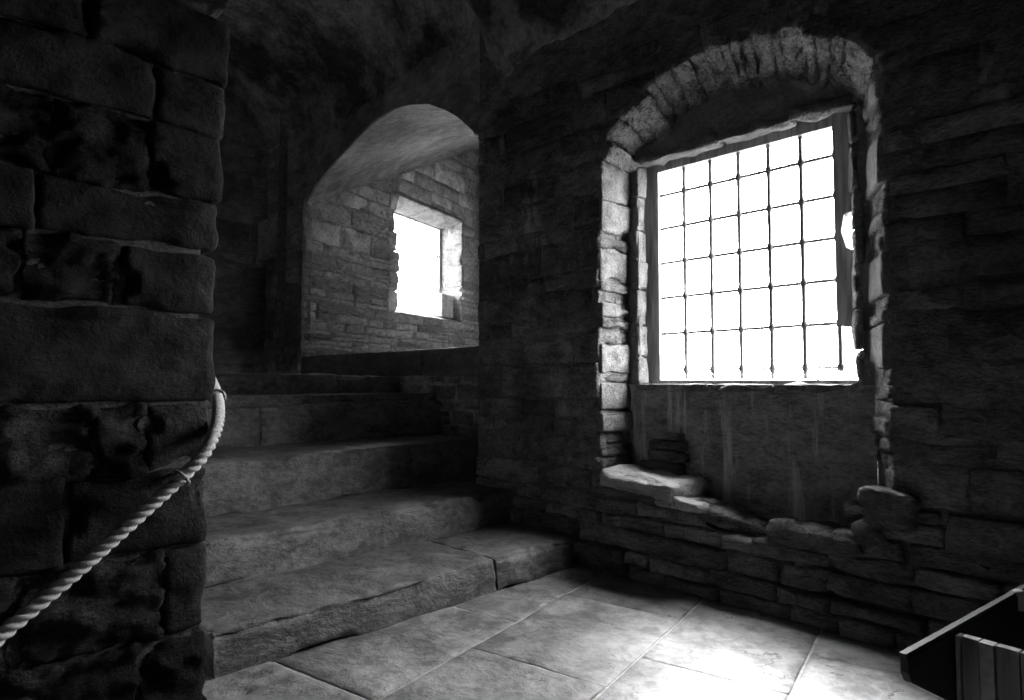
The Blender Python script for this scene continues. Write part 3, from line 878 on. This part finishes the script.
# ------------------------------------------------------------------ floor
fl = MB(); fl.add([(-3.2, -3.2, -.006), (3.0, -3.2, -.006), (3.0, YW + .2, -.006), (-3.2, YW + .2, -.006)], [(0, 1, 2, 3)])
floor = fl.build('floor', M_FLOORJ, center=False)
tag(floor, 'worn pale flagstone floor lit by the grilled window', 'floor', kind='structure')
def flags():
    rnd = random.Random(15)
    ang = math.radians(11.0)                     # flags lie a little askew to the wall
    ca, sa = math.cos(ang), math.sin(ang)
    base = on_z(648, 649, 0)
    def toW(u, v): return (base.x + u * ca - v * sa, base.y + u * sa + v * ca)
    cols = [-2.9, -2.2, -1.45, -.62, 0.0, .56, 1.3, 1.95, 2.6]
    k = 0
    for a, b in zip(cols[:-1], cols[1:]):
        v = -3.0 + rnd.uniform(0, .4)
        while v < 1.5:
            h = rnd.uniform(.6, 1.1)
            k += 1
            poly = [toW(a, v), toW(b, v), toW(b, v+h), toW(a, v+h)]
            for (p0, nn) in (((-2.60, 0), (1, 0)), ((0, YW - .01), (0, -1)), ((2.8, 0), (-1, 0)), ((0, -2.9), (0, 1))):
                if poly: poly = clip(poly, p0, nn)
            v += h
            if len(poly) < 3 or area(poly) < .02: continue
            # subdivided slab inside the polygon
            c = (sum(p[0] for p in poly)/len(poly), sum(p[1] for p in poly)/len(poly))
            dz = rnd.uniform(-.002, .002); tx = rnd.uniform(-.003, .003); ty = rnd.uniform(-.003, .003)
            def ins(p, d):
                L = math.hypot(p[0]-c[0], p[1]-c[1]); s = 1 - d / L
                return (c[0]+(p[0]-c[0])*s, c[1]+(p[1]-c[1])*s)
            ring = []
            m = len(poly)
            for i in range(m):
                p, q = poly[i], poly[(i+1) % m]
                L = math.hypot(q[0]-p[0], q[1]-p[1]); kk = max(1, int(L/.06))
                for s in range(kk):
                    t = s/kk
                    ring.append((p[0]+(q[0]-p[0])*t, p[1]+(q[1]-p[1])*t))
            V = []; F = []; n = len(ring)
            specs = [(.003, -.03), (.003, -.006), (.010, -.001)]
            for (d, z) in specs:
                for p in ring:
                    w = ins(p, d + abs(noise.noise(Vector((p[0]*9, p[1]*9, k)))) * .010)
                    V.append((w[0], w[1], z))
            for f in (.88, .72, .55, .36, .18):
                for p in ring:
                    w = ins(p, .015); V.append((c[0]+(w[0]-c[0])*f, c[1]+(w[1]-c[1])*f, 0))
            V.append((c[0], c[1], 0))
            for i in range(2*n, len(V)):
                x, y, z = V[i]
                q = Vector((x, y, k * .7))
                V[i] = (x, y, z + dz + tx*(x-c[0]) + ty*(y-c[1]) + fbm(q, 4, 4) * .004 + noise.noise(q*1.7) * .005)
            R = len(specs) + 5
            for r in range(R - 1):
                for i in range(n):
                    j = (i+1) % n
                    F.append((r*n+i, r*n+j, (r+1)*n+j, (r+1)*n+i))
            for i in range(n): F.append(((R-1)*n+i, (R-1)*n+(i+1) % n, R*n))
            mesh_obj('flagstone', V, F, M_FLOOR, floor, True)
flags()

# ------------------------------------------------------------------ staircase
stair = empty('stone_staircase', (-3.6, 2.0, 0))
tag(stair, 'worn stone steps rising to the left towards the alcove', 'staircase')
EDGE = [(-2.47, .17), (-3.04, .375), (-3.62, .675), (-4.22, .945), (-4.80, ZL)]
def step_block(i, y0, y1, seed, lump=.012, name='step_stone', x1off=0, z_off=0.0):
    xf, z = EDGE[i]
    zb = -.02 if i == 0 else EDGE[i-1][1] - .03
    xb = (EDGE[i+1][0] - .12) if i < 4 else XE + .0
    if i == 4: xb = xf - .7
    S = (xf + x1off - xb, y1 - y0, z + z_off - zb)
    def fn(p):
        y = y0 + p.y
        sag = 0
        wob = noise.noise(Vector((y * 1.3, i * 5.1, 0))) * .03
        fx = p.x / S[0]
        worn = -.018 * math.exp(-((y - 1.7) / .5) ** 2) * (fx ** 2) * (p.z / S[2])
        batter = -.025 * (p.z / S[2]) * fx
        return Vector((xb + p.x + wob * fx + batter, y, zb + p.z + worn))
    return rough_block(name, M_STEP, stair, S, fn, res=.022, r=.014, amp=.012, freq=5, lump=lump, seed=seed, layer=1.6, chips=.14, chip_axes=(0, 2))
step_block(0, .92, 2.36, 301)
step_block(0, 2.362, YW - .012, 302, x1off=.004)
step_block(1, .80, YW - .012, 303)
step_block(2, .80, 2.65, 305)
step_block(2, 2.652, YN - .002, 307, x1off=-.004, z_off=-.01)
step_block(3, .80, 1.85, 308, x1off=-.004)
step_block(3, 1.852, YN - .002, 309)
step_block(4, .80, 2.75, 310)
step_block(4, 2.752, YN - .002, 311, x1off=-.004, z_off=-.01)
block('step_stone', M_STEP, stair, (-3.75, YW - .01, .10), (XA - .012, YN - .002, EDGE[1][1] - .01), res=.05, r=.02, amp=.01, seed=320)
x = EDGE[4][0] - .70
k = 0
while x > XE:
    xa = max(XE + .02, x - .75)
    for (a, b) in ((.80, 2.0), (2.005, YN - .002)):
        block('landing_slab', M_STEP, stair, (xa + .005, a, ZL - .15), (x - .003, b, ZL - .004), res=.09, r=.015, amp=.006, seed=330 + k); k += 1
    x = xa if xa > XE + .03 else XE - 1
# solid fill under the stair
sf = MB(); sf.box((XE + .02, .80, -.02), (EDGE[3][0] - .1, YN - .002, ZL - .16)); sf.build('stair_core', M_MORTAR, stair)

# ------------------------------------------------------------------ rope and its eyes
def rope():
    P = [on_x(-75, 700, -2.03), on_x(-30, 662, -2.06), on_x(20, 619, -2.09), on_x(75, 573, -2.10), on_x(130, 524, -2.105), on_x(182, 477, -2.11), on_x(203, 455, -2.12), on_x(214, 434, -2.17),
         on_x(218.5, 414, -2.28), on_x(217, 397, -2.48), on_x(211, 380, -2.85), on_x(200, 362, -3.4), Vector((-4.0, 1.06, 1.46)), Vector((-4.7, .93, 1.85)), Vector((-5.15, .765, 2.0))]
    # Catmull-Rom
    C = []
    for i in range(len(P) - 1):
        p0 = P[max(i-1, 0)]; p1 = P[i]; p2 = P[i+1]; p3 = P[min(i+2, len(P)-1)]
        for s in range(60):
            t = s / 60
            C.append(.5 * ((2*p1) + (p2-p0)*t + (2*p0-5*p1+4*p2-p3)*t*t + (3*p1-p0-3*p2+p3)*t**3))
    # resample evenly
    D = [0]
    for a, b in zip(C[:-1], C[1:]): D.append(D[-1] + (b-a).length)
    step = .0045; Q = []; j = 0; d = 0
    while d < D[-1] - 1e-4:
        while D[j+1] < d: j += 1
        t = (d - D[j]) / max(1e-9, D[j+1] - D[j]); Q.append(C[j].lerp(C[j+1], t)); d += step
    n = 24; V = []; F = []
    R0 = .0170; lay = .088
    for i, p in enumerate(Q):
        tan = (Q[min(i+1, len(Q)-1)] - Q[max(i-1, 0)]).normalized()
        a = tan.cross(UP).normalized(); b = tan.cross(a)
        tw = 2 * math.pi * i * step / lay
        for k in range(n):
            th = 2 * math.pi * k / n
            lobe = abs(math.cos(1.5 * (th - tw)))
            r = R0 * (.40 + .86 * (lobe ** .5))
            V.append(p + (a * math.cos(th) + b * math.sin(th)) * r)
    for i in range(len(Q) - 1):
        for k in range(n):
            F.append((i*n+k, i*n+(k+1) % n, (i+1)*n+(k+1) % n, (i+1)*n+k))
    F.append(tuple(range(n))); F.append(tuple(range((len(Q)-1)*n, len(Q)*n)))
    o = mesh_obj('handrail_rope', V, F, M_ROPE, None, True)
    tag(o, 'pale twisted three-strand rope hung as a handrail on the pier', 'rope')
    return P
P = rope()
def eye(c, axis, wall_pt, label):
    e = empty('rope_eye', wall_pt)
    tag(e, label, 'rope eye', 'iron eyes carrying the rope')
    axis = Vector(axis).normalized()
    a = axis.cross(UP).normalized(); b = axis.cross(a)
    m = MB(); ring = [c + (a * math.cos(2*math.pi*i/20) + b * math.sin(2*math.pi*i/20)) * .027 for i in range(21)]
    m.tube(ring, .0055, 6); m.build('ring', M_IRON, e, True)
    m = MB(); d = (Vector(wall_pt) - c); m.tube([c + d.normalized() * .026, wall_pt], .006, 6); m.build('shank', M_IRON, e, True)
c5 = P[5]
eye(c5, P[6] - P[4], Vector((XL - .02, c5.y + .0, c5.z + .0)), 'dark iron eye holding the rope on the face of the pier')
c9 = P[9]
eye(c9, P[10] - P[8], Vector((c9.x - .02, YC - .05, c9.z + .02)), 'dark iron eye holding the rope round the corner of the pier')

# ------------------------------------------------------------------ timber trough at the right edge
tr = empty('timber_trough', (-.05, 1.8, 0))
tag(tr, 'dark timber plank trough with pale top rail at the right edge', 'trough')
RX, RZ = -.31, .58
A = on_z(900, 655, RZ); B = on_z(1024, 586, RZ)
dirAB = (B - A); dirAB.z = 0; dirAB.normalize()
perp = Vector((dirAB.y, -dirAB.x, 0))              # towards +X
F0 = on_z(946, 629, RZ)
tF = (F0 - A).dot(dirAB)
def tp(t, s, z): return Vector((A.x, A.y, 0)) + dirAB * t + perp * s + UP * z
def tbox(name, t0, t1, s0, s1, z0, z1, mat):
    m = MB()
    m.add([tp(t, s, z) for z in (z0, z1) for (t, s) in ((t0, s0), (t1, s0), (t1, s1), (t0, s1))],
          [(0,1,2,3), (4,7,6,5), (0,4,5,1), (1,5,6,2), (2,6,7,3), (3,7,4,0)])
    return m.build(name, mat, tr)
TL = 1.25
for s0 in (.0, .80):
    tbox('top_rail', 0, TL, s0 - .001, s0 + .011, RZ - .004, RZ + .005, M_RAIL)
    m = MB()
    m.prism([tp(0, s0, RZ - .004), tp(TL, s0, RZ - .004), tp(TL, s0, .0), tp(tF + .02, s0, .0), tp(tF + .02, s0, RZ - .16), tp(.012, s0, RZ - .05), tp(0, s0, RZ - .03)], perp * .014)
    m.build('side_panel', M_TIMBER_D, tr)
wd = [.016, .026, .058, .085, .125, .30, .48, .66, .80]
for a, b in zip(wd[:-1], wd[1:]):
    narrow = b - a < .03
    tbox('front_plank', tF + (.0 if not narrow else -.006), tF + .02, a + .0015, b - .0015, 0, RZ - .006, M_EDGE if narrow else M_PLANK)
tbox('back_plank', TL - .03, TL - .01, .0, .80, 0, RZ - .006, M_TIMBER_D)
tbox('bottom_board', tF + .022, TL - .032, .002, .798, .03, .05, M_TIMBER_D)
kp = on_z(1022, 594, RZ)
m = MB(); q = tp((kp - A).dot(dirAB), .012, RZ - .01)
m.tube([q + UP * -.03, q + UP * -.028, q + UP * .012, q + UP * .018], [.012, .018, .018, .010], 12)
m.build('peg', M_TIMBER, tr, True)
